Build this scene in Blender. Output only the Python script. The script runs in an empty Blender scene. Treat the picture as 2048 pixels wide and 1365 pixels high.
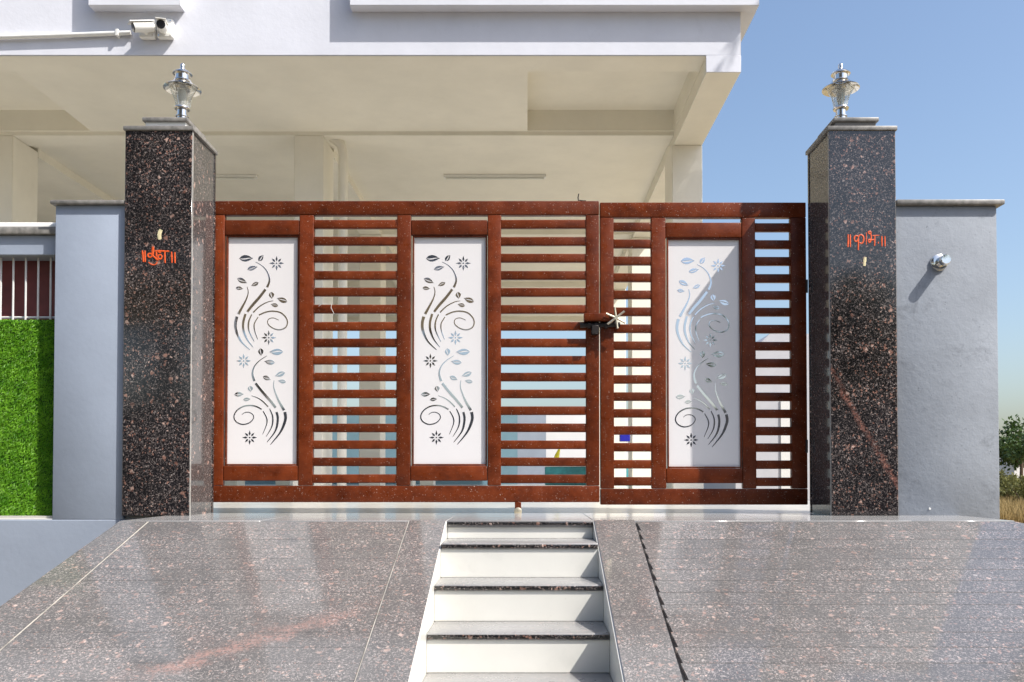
import bpy, bmesh, math, random
from mathutils import Vector, Matrix
random.seed(7)
R = math.radians
S = bpy.context.scene
COL = S.collection

# ------------------------------------------------------------------ camera
F_PX, CX, CY, TILT, ZC = 1750.0, 1055.0, 913.0, R(1.2), 1.5
cam = bpy.data.cameras.new('camera')
cam.sensor_width = 36.0
cam.sensor_fit = 'HORIZONTAL'
cam.lens = F_PX / 2048 * 36
cam.shift_x = -(CX - 1024) / 2048
cam.shift_y = (CY - 682.5) / 2048
cam.clip_start, cam.clip_end = 0.05, 4000
cam_o = bpy.data.objects.new('camera', cam)
COL.objects.link(cam_o)
cam_o.location = (0, 0, ZC)
cam_o.rotation_euler = (R(90) + TILT, 0, 0)
S.camera = cam_o

# ------------------------------------------------------------------ light
SUN_DIR = Vector((1.75, -1.0, 2.35)).normalized()          # towards the sun
w = bpy.data.worlds.new('World')
S.world = w
w.use_nodes = True
sky = w.node_tree.nodes.new('ShaderNodeTexSky')
sky.sky_type = 'NISHITA'
sky.sun_disc = False
sky.sun_elevation = math.asin(SUN_DIR.z)
sky.sun_rotation = math.atan2(SUN_DIR.x, SUN_DIR.y)
sky.altitude = 100
sky.air_density = 1.15
sky.dust_density = 3.0
sky.ozone_density = 2.6
bg = w.node_tree.nodes['Background']
w.node_tree.links.new(sky.outputs[0], bg.inputs[0])
bg.inputs[1].default_value = 0.135
sl = bpy.data.lights.new('sun', 'SUN')
sl.energy = 4.5
sl.angle = R(0.53)
sl.color = (1.0, 0.955, 0.89)
sun = bpy.data.objects.new('sun', sl)
COL.objects.link(sun)
sun.location = (8, -6, 14)
sun.rotation_euler = SUN_DIR.to_track_quat('Z', 'Y').to_euler()
S.view_settings.view_transform = 'Standard'
S.view_settings.look = 'None'
S.view_settings.exposure = 0.58
S.view_settings.gamma = 1.0
S.view_settings.use_curve_mapping = False
S.render.engine = 'CYCLES'
S.cycles.use_denoising = True
S.cycles.max_bounces = 10
S.cycles.diffuse_bounces = 6
S.cycles.glossy_bounces = 5
S.cycles.transmission_bounces = 8
S.cycles.sample_clamp_indirect = 6.0
S.cycles.blur_glossy = 0.4


def pt(px, py, Y):
    """world point on the upright plane y = Y seen at photo pixel (px, py)"""
    u, v = (px - CX) / F_PX, (CY - py) / F_PX
    dy = math.cos(TILT) - v * math.sin(TILT)
    dz = math.sin(TILT) + v * math.cos(TILT)
    s = Y / dy
    return Vector((u * s, Y, dz * s + ZC))


def X(px, Y, py=700):
    return pt(px, py, Y).x


def Z(py, Y):
    return pt(CX, py, Y).z


# ------------------------------------------------------------------ materials
def new_mat(name):
    m = bpy.data.materials.new(name)
    m.use_nodes = True
    nt = m.node_tree
    b = nt.nodes['Principled BSDF']
    return m, nt, b


def N(nt, t, **kw):
    n = nt.nodes.new(t)
    for k, v in kw.items():
        if k in n.inputs and not hasattr(n, k):
            n.inputs[k].default_value = v
        else:
            try:
                setattr(n, k, v)
            except Exception:
                n.inputs[k].default_value = v
    return n


def L(nt, a, b):
    nt.links.new(a, b)


def ramp(nt, fac, stops):
    r = nt.nodes.new('ShaderNodeValToRGB')
    e = r.color_ramp.elements
    while len(e) > 1:
        e.remove(e[-1])
    for i, (p, c) in enumerate(stops):
        if not isinstance(c, (tuple, list)):
            c = (c, c, c)
        if i == 0:
            e[0].position = p
            e[0].color = (*c, 1)
        else:
            q = e.new(p)
            q.color = (*c, 1)
    L(nt, fac, r.inputs[0])
    return r


def mixc(nt, fac, a, b, mode='MIX'):
    m = nt.nodes.new('ShaderNodeMix')
    m.data_type = 'RGBA'
    m.blend_type = mode
    for sock, v in ((m.inputs[0], fac), (m.inputs[6], a), (m.inputs[7], b)):
        if isinstance(v, (int, float)):
            sock.default_value = v
        elif isinstance(v, tuple):
            sock.default_value = (*v, 1)
        else:
            L(nt, v, sock)
    return m.outputs[2]


def wpos(nt, per_object=False):
    g = nt.nodes.new('ShaderNodeNewGeometry')
    if not per_object:
        return g.outputs['Position']
    oi = nt.nodes.new('ShaderNodeObjectInfo')
    sc = N(nt, 'ShaderNodeVectorMath', operation='SCALE')
    cmb = nt.nodes.new('ShaderNodeCombineXYZ')
    for i in range(3):
        L(nt, oi.outputs['Random'], cmb.inputs[i])
    L(nt, cmb.outputs[0], sc.inputs[0])
    sc.inputs['Scale'].default_value = 37.0
    ad = N(nt, 'ShaderNodeVectorMath', operation='ADD')
    L(nt, g.outputs['Position'], ad.inputs[0])
    L(nt, sc.outputs[0], ad.inputs[1])
    return ad.outputs[0]


def noise(nt, vec, scale, detail=3, rough=0.55, dist=0.0):
    n = nt.nodes.new('ShaderNodeTexNoise')
    L(nt, vec, n.inputs['Vector'])
    n.inputs['Scale'].default_value = scale
    n.inputs['Detail'].default_value = detail
    n.inputs['Roughness'].default_value = rough
    n.inputs['Distortion'].default_value = dist
    return n.outputs['Fac']


def bump(nt, b, h, strength, dist=0.01):
    n = nt.nodes.new('ShaderNodeBump')
    n.inputs['Strength'].default_value = strength
    n.inputs['Distance'].default_value = dist
    L(nt, h, n.inputs['Height'])
    L(nt, n.outputs[0], b.inputs['Normal'])


def granite(name, rough=0.08, dust_or_light=0.0, veins=(), per_object=False, squash=(1, 1, 1), gs=0.0):
    """tan-brown granite: black ground, grey grains, salmon crystals, optional veins (line a-b in world x,z / x,y)"""
    m, nt, b = new_mat(name)
    p = wpos(nt, per_object)
    mp = N(nt, 'ShaderNodeMapping')
    mp.inputs['Scale'].default_value = squash
    L(nt, p, mp.inputs[0])
    v = mp.outputs[0]
    warp = N(nt, 'ShaderNodeTexNoise')
    L(nt, v, warp.inputs['Vector'])
    warp.inputs['Scale'].default_value = 60
    wm = N(nt, 'ShaderNodeVectorMath', operation='MULTIPLY_ADD')
    L(nt, warp.outputs['Color'], wm.inputs[0])
    wm.inputs[1].default_value = (0.026, 0.026, 0.026)
    L(nt, v, wm.inputs[2])
    v2 = wm.outputs[0]
    fine = noise(nt, v2, 130, 3, 0.75)
    base = ramp(nt, fine, [(0.0, (.004, .004, .005)), (.50 - gs, (.009, .008, .009)), (.56 - gs, (.05, .042, .04)), (.63 - gs, (.19, .155, .143)), (.74 - gs, (.45, .405, .38))])
    vor = N(nt, 'ShaderNodeTexVoronoi', feature='F1')
    L(nt, v2, vor.inputs['Vector'])
    vor.inputs['Scale'].default_value = 75
    vor.inputs['Randomness'].default_value = 1
    sep = nt.nodes.new('ShaderNodeSeparateColor')
    L(nt, vor.outputs['Color'], sep.inputs[0])
    pick = ramp(nt, sep.outputs[0], [(.74, 0.0), (.78, 1.0)])
    core = ramp(nt, vor.outputs['Distance'], [(.28, 1.0), (.42, 0.0)])
    pk = N(nt, 'ShaderNodeMath', operation='MULTIPLY')
    L(nt, pick.outputs[0], pk.inputs[0])
    L(nt, core.outputs[0], pk.inputs[1])
    pcol = ramp(nt, sep.outputs[1], [(0, (.13, .06, .045)), (.5, (.27, .15, .115)), (1, (.45, .33, .28))])
    c = mixc(nt, pk.outputs[0], base.outputs[0], pcol.outputs[0])
    # larger crystals, in loose clouds
    vor2 = N(nt, 'ShaderNodeTexVoronoi', feature='F1')
    L(nt, v2, vor2.inputs['Vector'])
    vor2.inputs['Scale'].default_value = 30
    sep2 = nt.nodes.new('ShaderNodeSeparateColor')
    L(nt, vor2.outputs['Color'], sep2.inputs[0])
    pick2 = ramp(nt, sep2.outputs[0], [(.86, 0.0), (.89, 1.0)])
    core2 = ramp(nt, vor2.outputs['Distance'], [(.24, 1.0), (.36, 0.0)])
    pk2 = N(nt, 'ShaderNodeMath', operation='MULTIPLY')
    L(nt, pick2.outputs[0], pk2.inputs[0])
    L(nt, core2.outputs[0], pk2.inputs[1])
    c = mixc(nt, pk2.outputs[0], c, pcol.outputs[0])
    cloud = noise(nt, v, 5, 2)
    cl = ramp(nt, cloud, [(.35, 0.65), (.65, 1.25)])
    c = mixc(nt, 1.0, c, cl.outputs[0], 'MULTIPLY')
    for (ax, a, bb, width) in veins:
        # distance to an infinite line through a-b, in the plane (x, ax)
        sx = nt.nodes.new('ShaderNodeSeparateXYZ')
        L(nt, wpos(nt), sx.inputs[0])
        dx, dz = bb[0] - a[0], bb[1] - a[1]
        ln = math.hypot(dx, dz)
        nx, nz = -dz / ln, dx / ln
        m1 = N(nt, 'ShaderNodeMath', operation='MULTIPLY')
        L(nt, sx.outputs['X'], m1.inputs[0]); m1.inputs[1].default_value = nx
        m2 = N(nt, 'ShaderNodeMath', operation='MULTIPLY_ADD')
        L(nt, sx.outputs[ax], m2.inputs[0]); m2.inputs[1].default_value = nz
        L(nt, m1.outputs[0], m2.inputs[2])
        m3 = N(nt, 'ShaderNodeMath', operation='SUBTRACT')
        L(nt, m2.outputs[0], m3.inputs[0]); m3.inputs[1].default_value = nx * a[0] + nz * a[1]
        nn = noise(nt, wpos(nt), 9, 4)
        m4 = N(nt, 'ShaderNodeMath', operation='MULTIPLY_ADD')
        L(nt, nn, m4.inputs[0]); m4.inputs[1].default_value = width * 4
        L(nt, m3.outputs[0], m4.inputs[2])
        m5 = N(nt, 'ShaderNodeMath', operation='SUBTRACT')
        L(nt, m4.outputs[0], m5.inputs[0]); m5.inputs[1].default_value = width * 2
        m6 = N(nt, 'ShaderNodeMath', operation='ABSOLUTE')
        L(nt, m5.outputs[0], m6.inputs[0])
        band = ramp(nt, m6.outputs[0], [(width * .1, .85), (width * 1.25, 0.0)])
        gr = ramp(nt, noise(nt, v2, 85, 4, .75), [(.42, 0.05), (.60, 1.0)])
        brk = ramp(nt, noise(nt, wpos(nt), 4.5, 3, .6), [(.36, .15), (.56, 1.0)])
        gm = N(nt, 'ShaderNodeMath', operation='MULTIPLY')
        L(nt, gr.outputs[0], gm.inputs[0]); L(nt, brk.outputs[0], gm.inputs[1])
        mm = N(nt, 'ShaderNodeMath', operation='MULTIPLY')
        L(nt, band.outputs[0], mm.inputs[0]); L(nt, gm.outputs[0], mm.inputs[1])
        c = mixc(nt, mm.outputs[0], c, (.36, .16, .12))
    if dust_or_light > 0:  # grey film: dust on the paving, painted sunlight on the pillar sides
        dn = ramp(nt, noise(nt, wpos(nt), 2.2, 7, .7), [(.3, dust_or_light * .7), (.7, dust_or_light)])
        c = mixc(nt, dn.outputs[0], c, (.335, .33, .325))
        rr = ramp(nt, noise(nt, p, 6, 4), [(.3, rough), (.75, rough + .06)])
        L(nt, rr.outputs[0], b.inputs['Roughness'])
    else:
        rr = ramp(nt, noise(nt, p, 7, 4), [(.35, rough), (.8, rough + .06)])
        L(nt, rr.outputs[0], b.inputs['Roughness'])
    L(nt, c, b.inputs['Base Color'])
    b.inputs['IOR'].default_value = 1.68
    bump(nt, b, fine, 0.03, 0.001)
    return m


def plaster(name, col, rough=0.75, var=0.06, bstr=0.25, bscale=60, stain=0.0, coarse=0.0):
    m, nt, b = new_mat(name)
    p = wpos(nt)
    n1 = noise(nt, p, 2.3, 5, .6)
    lo = tuple(max(0, c * (1 - var)) for c in col)
    hi = tuple(min(1, c * (1 + var)) for c in col)
    c = ramp(nt, n1, [(.3, lo), (.7, hi)]).outputs[0]
    if stain > 0:
        st = ramp(nt, noise(nt, p, 7, 6, .7, .4), [(.58, 0.0), (.72, stain)])
        c = mixc(nt, st.outputs[0], c, tuple(x * .55 for x in col))
        sp = ramp(nt, noise(nt, p, 75, 2, .5), [(.70, 0.0), (.76, stain)])
        c = mixc(nt, sp.outputs[0], c, tuple(x * .4 for x in col))
    L(nt, c, b.inputs['Base Color'])
    b.inputs['Roughness'].default_value = rough
    h = noise(nt, p, bscale, 5, .6)
    if coarse > 0:
        h2 = noise(nt, p, 14, 5, .65)
        ad = N(nt, 'ShaderNodeMath', operation='MULTIPLY_ADD')
        L(nt, h2, ad.inputs[0]); ad.inputs[1].default_value = coarse
        L(nt, h, ad.inputs[2])
        h = ad.outputs[0]
    bump(nt, b, h, bstr, 0.006)
    return m


def simple(name, col, rough=0.5, metal=0.0, var=0.0, scale=20, spec=None):
    m, nt, b = new_mat(name)
    if var:
        r = ramp(nt, noise(nt, wpos(nt), scale, 4), [(.3, tuple(c * (1 - var) for c in col)), (.7, tuple(min(1, c * (1 + var)) for c in col))])
        L(nt, r.outputs[0], b.inputs['Base Color'])
    else:
        b.inputs['Base Color'].default_value = (*col, 1)
    b.inputs['Roughness'].default_value = rough
    b.inputs['Metallic'].default_value = metal
    return m


def gate_paint():
    m, nt, b = new_mat('brown_gate_enamel')
    p = wpos(nt)
    base = ramp(nt, noise(nt, p, 11, 5, .65), [(.28, (.07, .012, .0025)), (.55, (.135, .025, .0055)), (.8, (.18, .038, .010))])
    mp = N(nt, 'ShaderNodeMapping'); mp.inputs['Scale'].default_value = (6, 6, 40)
    L(nt, p, mp.inputs[0])
    st = ramp(nt, noise(nt, mp.outputs[0], 5, 4, .7), [(.52, 0.0), (.8, .30)])
    c = mixc(nt, st.outputs[0], base.outputs[0], (.22, .075, .036))
    oi = nt.nodes.new('ShaderNodeObjectInfo')
    tone = ramp(nt, oi.outputs['Random'], [(0, .78), (1, 1.18)])
    c = mixc(nt, 1.0, c, tone.outputs[0], 'MULTIPLY')
    # paint chips, weld spatter and cement specks
    sp = ramp(nt, noise(nt, p, 170, 2, .5), [(.70, 0.0), (.73, .9)])
    c = mixc(nt, sp.outputs[0], c, (.55, .45, .38))
    ch = ramp(nt, noise(nt, p, 38, 5, .75, 1.2), [(.70, 0.0), (.73, .75)])
    c = mixc(nt, ch.outputs[0], c, (.40, .23, .15))
    L(nt, c, b.inputs['Base Color'])
    rr = ramp(nt, noise(nt, p, 18, 4), [(.3, .24), (.7, .45)])
    L(nt, rr.outputs[0], b.inputs['Roughness'])
    b.inputs['Specular IOR Level'].default_value = .22
    bump(nt, b, noise(nt, p, 90, 4, .6), .16, .003)
    return m


RAMP_Y0, RAMP_Z0, RAMP_S = 4.1, 1.28, 0.351          # lip of the ramps and their fall
M = {}
M['granite'] = granite('tan_brown_granite', .07)
M['granite_side'] = granite('tan_brown_granite_sun_tinted_side', .08, dust_or_light=.16)  # pillar sides greyed in colour to stand for sun and bright reflections
M['granite_right'] = granite('tan_brown_granite_veined', .06, veins=[('Z', (pt(1664, 745, 4.6).x, pt(1664, 745, 4.6).z), (pt(1722, 845, 4.6).x, pt(1722, 845, 4.6).z), .016)])


def ramp_pt(px, py):
    u, v = (px - CX) / F_PX, (CY - py) / F_PX
    d = Vector((u, math.cos(TILT) - v * math.sin(TILT), math.sin(TILT) + v * math.cos(TILT)))
    # z = RAMP_Z0 - RAMP_S * (RAMP_Y0 - y)
    s = (RAMP_Z0 - RAMP_S * RAMP_Y0 - ZC) / (d.z - RAMP_S * d.y)
    return Vector((0, 0, ZC)) + d * s


va, vb = ramp_pt(330, 1337), ramp_pt(745, 1213)
M['granite_ramp'] = granite('ramp_granite_dusty', .06, gs=.04, dust_or_light=.36, veins=[('Y', (va.x, va.y), (vb.x, vb.y), .05)], per_object=False)
M['granite_ramp_r'] = granite('ramp_granite_dusty_plain', .06, gs=.04, dust_or_light=.36, per_object=True)
M['granite_edge'] = simple('granite_sawn_edge', (.30, .29, .27), .35, var=.25, scale=60)
M['tread'] = granite('tread_granite_dusty', .25, dust_or_light=.85)
M['marble'] = plaster('white_riser_tile', (.70, .69, .64), .25, .06, .02, 20, stain=.10)
M['grout'] = simple('cream_grout', (.42, .39, .34), .8, var=.4, scale=9)
M['concrete'] = plaster('raw_concrete', (.20, .19, .18), .9, .1, .4, 50)
M['blue'] = plaster('blue_grey_wall_paint', (.30, .345, .425), .7, .07, .14, 40, stain=.06)
M['blue_rough'] = plaster('blue_grey_rough_plaster', (.265, .29, .33), .8, .16, .34, 42, stain=.6, coarse=.8)
M['white_ext'] = plaster('lavender_white_exterior_paint', (.68, .69, .745), .75, .05, .20, 24, stain=.10, coarse=.3)
M['cream'] = plaster('cream_ceiling_paint', (.80, .77, .67), .6, .05, .10, 22, stain=.06)
M['cream2'] = plaster('cream_column_paint', (.80, .775, .69), .6, .05, .10, 22, stain=.08)
M['floor'] = plaster('polished_parking_tile', (.46, .44, .40), .24, .12, .01, 20)
M['lip'] = granite('landing_granite_light', .12, dust_or_light=1.6)
M['gate'] = gate_paint()
M['panel'] = plaster('white_laser_cut_sheet', (.72, .70, .695), .40, .02, .02, 12)
M['mirror'] = simple('mirror_steel', (.62, .62, .64), .04, 1.0)
M['steel'] = simple('polished_stainless_steel', (.74, .73, .70), .09, 1.0, var=.06, scale=40)
M['dark_iron'] = simple('dark_iron', (.025, .02, .018), .45, .4, var=.3)
M['brass'] = simple('dull_pale_brass', (.62, .56, .42), .35, .75, var=.15, scale=60)
M['orange'] = simple('vermilion_paint', (.72, .095, .012), .5, var=.18, scale=90)
M['paste'] = simple('dried_paste', (.68, .60, .36), .8, var=.15, scale=90)
M['white_plastic'] = simple('white_plastic', (.78, .77, .73), .35, var=.03)
M['black_plastic'] = simple('black_plastic', (.015, .015, .017), .12)
M['coping'] = simple('grey_stone_coping', (.20, .19, .175), .45, var=.35, scale=30)
M['maroon'] = simple('maroon_sheet', (.15, .032, .03), .45, var=.3, scale=8)
M['bar_white'] = simple('white_painted_bar', (.66, .65, .63), .4, var=.06)
M['turf'] = simple('turf_backing', (.03, .09, .015), .9)
M['teal'] = simple('teal_paint', (.04, .24, .27), .5, var=.25, scale=6)
M['blue_wall2'] = plaster('dull_blue_wall', (.17, .29, .36), .7, .08, .1, 30)
M['yellow'] = simple('yellow_paint', (.75, .66, .04), .5, var=.1)
M['royal'] = simple('royal_blue_enamel', (.02, .02, .33), .3)
M['tube'] = simple('frosted_tube', (.72, .72, .66), .4)
M['asphalt'] = plaster('asphalt', (.055, .053, .05), .9, .15, .5, 80)
M['shed'] = plaster('shed_pale_grey', (.46, .46, .49), .8, .05, .1, 8)
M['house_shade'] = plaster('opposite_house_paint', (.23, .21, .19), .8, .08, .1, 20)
M['far_white'] = plaster('far_house_white', (.70, .70, .72), .8, .03, .05, 5)
M['far_glass'] = simple('far_window', (.05, .06, .07), .15)
M['bark'] = simple('bark', (.12, .085, .06), .9, var=.3, scale=9)

mg, nt, b = new_mat('lamp_glass')
b.inputs['Base Color'].default_value = (.96, .97, .95, 1)
b.inputs['Roughness'].default_value = .10
b.inputs['Transmission Weight'].default_value = .86
b.inputs['IOR'].default_value = 1.42
M['glass'] = mg


def leafy(name, lo, hi, rough=.5, trans=.25):
    m, nt, b = new_mat(name)
    r = ramp(nt, noise(nt, wpos(nt), 19, 3, .7), [(.3, lo), (.7, hi)])
    L(nt, r.outputs[0], b.inputs['Base Color'])
    b.inputs['Roughness'].default_value = rough
    tr = nt.nodes.new('ShaderNodeBsdfTranslucent')
    L(nt, r.outputs[0], tr.inputs[0])
    mx = nt.nodes.new('ShaderNodeMixShader')
    mx.inputs[0].default_value = trans
    L(nt, b.outputs[0], mx.inputs[1]); L(nt, tr.outputs[0], mx.inputs[2])
    L(nt, mx.outputs[0], nt.nodes['Material Output'].inputs[0])
    return m


M['grass'] = leafy('turf_blades', (.11, .34, .015), (.34, .66, .05), .42, .4)
M['leaf'] = leafy('tree_leaves', (.030, .065, .014), (.085, .14, .035))
M['dry'] = leafy('dry_grass', (.25, .17, .065), (.42, .31, .13), .8)
M['bush'] = leafy('dry_bush_leaves', (.09, .10, .025), (.20, .19, .06), .8)

mf, nt, b = new_mat('dry_field')
rr = ramp(nt, noise(nt, wpos(nt), .25, 6, .65), [(.3, (.20, .145, .075)), (.5, (.29, .22, .12)), (.7, (.14, .14, .055))])
L(nt, rr.outputs[0], b.inputs['Base Color'])
b.inputs['Roughness'].default_value = 1
M['field'] = mf

# ------------------------------------------------------------------ building helpers
WL = {}                                   # world location of each object made here


def thing(name, label, cat, loc=(0, 0, 0), group=None):
    o = bpy.data.objects.new(name, None)
    o.empty_display_size = .1
    COL.objects.link(o)
    o.location = loc
    WL[o] = Vector(loc)
    o['label'] = label
    o['category'] = cat
    if group:
        o['group'] = group
    return o


def tag(o, label=None, cat=None, group=None, kind=None):
    if label: o['label'] = label
    if cat: o['category'] = cat
    if group: o['group'] = group
    if kind: o['kind'] = kind
    return o


def link(name, me, mat, parent=None, loc=(0, 0, 0)):
    """object with a mesh whose vertices are relative to world location loc"""
    o = bpy.data.objects.new(name, me)
    COL.objects.link(o)
    loc = Vector(loc)
    WL[o] = loc
    if parent is not None:
        o.parent = parent
        o.location = loc - WL[parent]
    else:
        o.location = loc
    if mat is not None and not me.materials:
        me.materials.append(M[mat] if isinstance(mat, str) else mat)
    return o


def mesh_from(bm, name, smooth=False):
    bmesh.ops.recalc_face_normals(bm, faces=bm.faces)
    me = bpy.data.meshes.new(name)
    bm.to_mesh(me)
    bm.free()
    if smooth:
        for p in me.polygons:
            p.use_smooth = True
        try:
            me.set_sharp_from_angle(angle=R(40))
        except Exception:
            pass
    return me


def add_box(bm, x0, x1, y0, y1, z0, z1, bevel=0.0, seg=2):
    r = bmesh.ops.create_cube(bm, size=1)
    vs = r['verts']
    for v in vs:
        v.co = Vector(((x0 + x1) / 2 + v.co.x * (x1 - x0), (y0 + y1) / 2 + v.co.y * (y1 - y0), (z0 + z1) / 2 + v.co.z * (z1 - z0)))
    if bevel > 0:
        es = list({e for v in vs for e in v.link_edges})
        bmesh.ops.bevel(bm, geom=es, offset=bevel, segments=seg, affect='EDGES', profile=.5)


def box(name, x0, x1, y0, y1, z0, z1, mat, parent=None, bevel=0.0, seg=2):
    c = Vector(((x0 + x1) / 2, (y0 + y1) / 2, (z0 + z1) / 2))
    bm = bmesh.new()
    add_box(bm, x0 - c.x, x1 - c.x, y0 - c.y, y1 - c.y, z0 - c.z, z1 - c.z, bevel, seg)
    return link(name, mesh_from(bm, name, bevel > 0), mat, parent, c)


def prism(name, poly, z0, z1, mat, parent=None):
    """upright prism over an xy polygon"""
    bm = bmesh.new()
    a = [bm.verts.new((x, y, z0)) for x, y in poly]
    t = [bm.verts.new((x, y, z1)) for x, y in poly]
    bm.faces.new(a[::-1]); bm.faces.new(t)
    for i in range(len(poly)):
        j = (i + 1) % len(poly)
        bm.faces.new((a[i], a[j], t[j], t[i]))
    return link(name, mesh_from(bm, name), mat, parent)


def hexa(name, top4, thick, mat, parent=None):
    """slab from four top corners (world), thickness straight down"""
    c = sum((Vector(p) for p in top4), Vector()) / 4
    bm = bmesh.new()
    t = [bm.verts.new(Vector(p) - c) for p in top4]
    d = [bm.verts.new(Vector(p) - c - Vector((0, 0, thick))) for p in top4]
    bm.faces.new(t); bm.faces.new(d[::-1])
    for i in range(4):
        j = (i + 1) % 4
        bm.faces.new((t[i], d[i], d[j], t[j]))
    return link(name, mesh_from(bm, name), mat, parent, c)


def lathe(name, prof, mat, parent, loc, seg=28, axis='Z'):
    bm = bmesh.new()
    rings = []
    for r, z in prof:
        rings.append([bm.verts.new((r * math.cos(2 * math.pi * i / seg), r * math.sin(2 * math.pi * i / seg), z)) for i in range(seg)] if r > 1e-5 else [bm.verts.new((0, 0, z))])
    for a, c in zip(rings, rings[1:]):
        for i in range(seg):
            j = (i + 1) % seg
            if len(a) == 1 and len(c) == 1:
                continue
            if len(a) == 1:
                bm.faces.new((a[0], c[i], c[j]))
            elif len(c) == 1:
                bm.faces.new((a[i], c[0], a[j]))
            else:
                bm.faces.new((a[i], c[i], c[j], a[j]))
    if axis == 'Y':
        bmesh.ops.rotate(bm, verts=bm.verts, cent=(0, 0, 0), matrix=Matrix.Rotation(R(90), 3, 'X'))
    if axis == 'X':
        bmesh.ops.rotate(bm, verts=bm.verts, cent=(0, 0, 0), matrix=Matrix.Rotation(R(90), 3, 'Y'))
    return link(name, mesh_from(bm, name, True), mat, parent, loc)


def add_tube(bm, pts, rad, seg=10, flat=None):
    """tube along points; rad a number or one per point"""
    pts = [Vector(p) for p in pts]
    n = len(pts)
    rs = rad if isinstance(rad, (list, tuple)) else [rad] * n
    rings = []
    up = None
    for i in range(n):
        t = (pts[min(i + 1, n - 1)] - pts[max(i - 1, 0)]).normalized()
        a = t.cross(Vector((0, 1, 0)))
        if a.length < 1e-3:
            a = t.cross(Vector((0, 0, 1)))
        a.normalize()
        c = t.cross(a).normalized()
        ring = []
        for k in range(seg):
            an = 2 * math.pi * k / seg
            ring.append(bm.verts.new(pts[i] + a * rs[i] * math.cos(an) + c * (rs[i] if flat is None else flat) * math.sin(an)))
        rings.append(ring)
    for a, c in zip(rings, rings[1:]):
        for k in range(seg):
            j = (k + 1) % seg
            bm.faces.new((a[k], c[k], c[j], a[j]))
    bm.faces.new(rings[0][::-1]); bm.faces.new(rings[-1])


def tube(name, pts, rad, mat, parent=None, seg=10, flat=None):
    c = Vector(pts[0])
    bm = bmesh.new()
    add_tube(bm, [Vector(p) - c for p in pts], rad, seg, flat)
    return link(name, mesh_from(bm, name, True), mat, parent, c)


def spline(pts, k=6):
    """Catmull-Rom through 2-D points"""
    P = [Vector(p) for p in pts]
    if len(P) == 2:
        return [P[0].lerp(P[1], i / k) for i in range(k + 1)]
    out = []
    for i in range(len(P) - 1):
        p0, p1, p2, p3 = P[max(i - 1, 0)], P[i], P[i + 1], P[min(i + 2, len(P) - 1)]
        for j in range(k):
            t = j / k
            out.append(.5 * ((2 * p1) + (p2 - p0) * t + (2 * p0 - 5 * p1 + 4 * p2 - p3) * t * t + (3 * p1 - p0 - 3 * p2 + p3) * t ** 3))
    out.append(P[-1])
    return out


# ================================================================== THE SETTING
FL = 1.28                                   # level of the landing and the parking floor
field = prism('ground', [(-900, -900), (900, -900), (900, 1800), (-900, 1800)], -1, -.004, 'field')
tag(field, 'dry open ground around the house', None, None, 'structure')
road = prism('road', [(-60, -6.5), (60, -6.5), (60, .9), (-60, .9)], -.2, .004, 'asphalt')
tag(road, 'grey street in front of the ramps', None, None, 'structure')

# parking floor and plinth
fl = prism('parking_floor', [(-9, 4.66), (2.47, 4.66), (2.47, 19.6), (-9, 19.6)], 0, FL, 'floor')
tag(fl, 'polished pale parking floor behind the gate', None, None, 'structure')
LX0, LX1 = X(240, RAMP_Y0, 1035), X(2030, RAMP_Y0, 1035)
lan = prism('landing', [(LX0, RAMP_Y0 + .06), (LX1, RAMP_Y0 + .06), (LX1, 4.657), (LX0, 4.657)], 0.2, FL - .03, 'concrete')
tag(lan, 'narrow landing in front of the gate', None, None, 'structure')
# paving slabs of the landing, butted with fine joints
xs = [LX0, -1.25, -.379, .309, 1.15, 1.8, LX1]
for a, c in zip(xs, xs[1:]):
    box('paving_slab', a + .001, c - .001, RAMP_Y0 + .002, 4.90, FL - .028, FL + .004, 'lip', lan, .002, 1)

# ramps ----------------------------------------------------------------
def rz(y):
    return RAMP_Z0 - RAMP_S * (RAMP_Y0 - y)


def lin(y, pts):
    """x at depth y along a polyline [(y, x), ...] with y falling"""
    for (ya, xa), (yb, xb) in zip(pts, pts[1:]):
        if yb <= y <= ya:
            t = (ya - y) / (ya - yb)
            return xa + (xb - xa) * t
    return pts[0][1] if y > pts[0][0] else pts[-1][1]


YB = 0.62
SX0, SX1 = -.379, .309                      # the flight of steps
J0, J1 = -.555, .499                        # joints beside it
pl = ramp_pt(0, 1215); pj = ramp_pt(0, 1301)


def ext(x0, y0, x1, y1, yb):
    return x0 + (x1 - x0) * (y0 - yb) / (y0 - y1)


out_l = [(RAMP_Y0, LX0), (YB, ext(LX0, RAMP_Y0, pl.x, pl.y, YB))]
jnt_l = [(RAMP_Y0, X(297, RAMP_Y0, 1035)), (YB, ext(X(297, RAMP_Y0, 1035), RAMP_Y0, pj.x, pj.y, YB))]
out_r = [(RAMP_Y0, LX1), (RAMP_Y0 - .10, LX1 + .14), (YB, LX1 + .42)]

rl = prism('ramp_left', [(LX0 + .01, RAMP_Y0 + .055), (SX0 - .012, RAMP_Y0 + .055), (SX0 - .012, YB), (out_l[1][1] + .01, YB)], -.3, -.29, 'concrete')
rr_ = prism('ramp_right', [(SX1 + .012, RAMP_Y0 + .055), (LX1 - .01, RAMP_Y0 + .055), (LX1 + .3, YB), (SX1 + .012, YB)], -.3, -.29, 'concrete')
tag(rl, 'granite ramp with a salmon vein and a border strip beside the blue wall', None, None, 'structure')
tag(rr_, 'granite ramp of narrow strips reaching past the wall lamp', None, None, 'structure')


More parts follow.
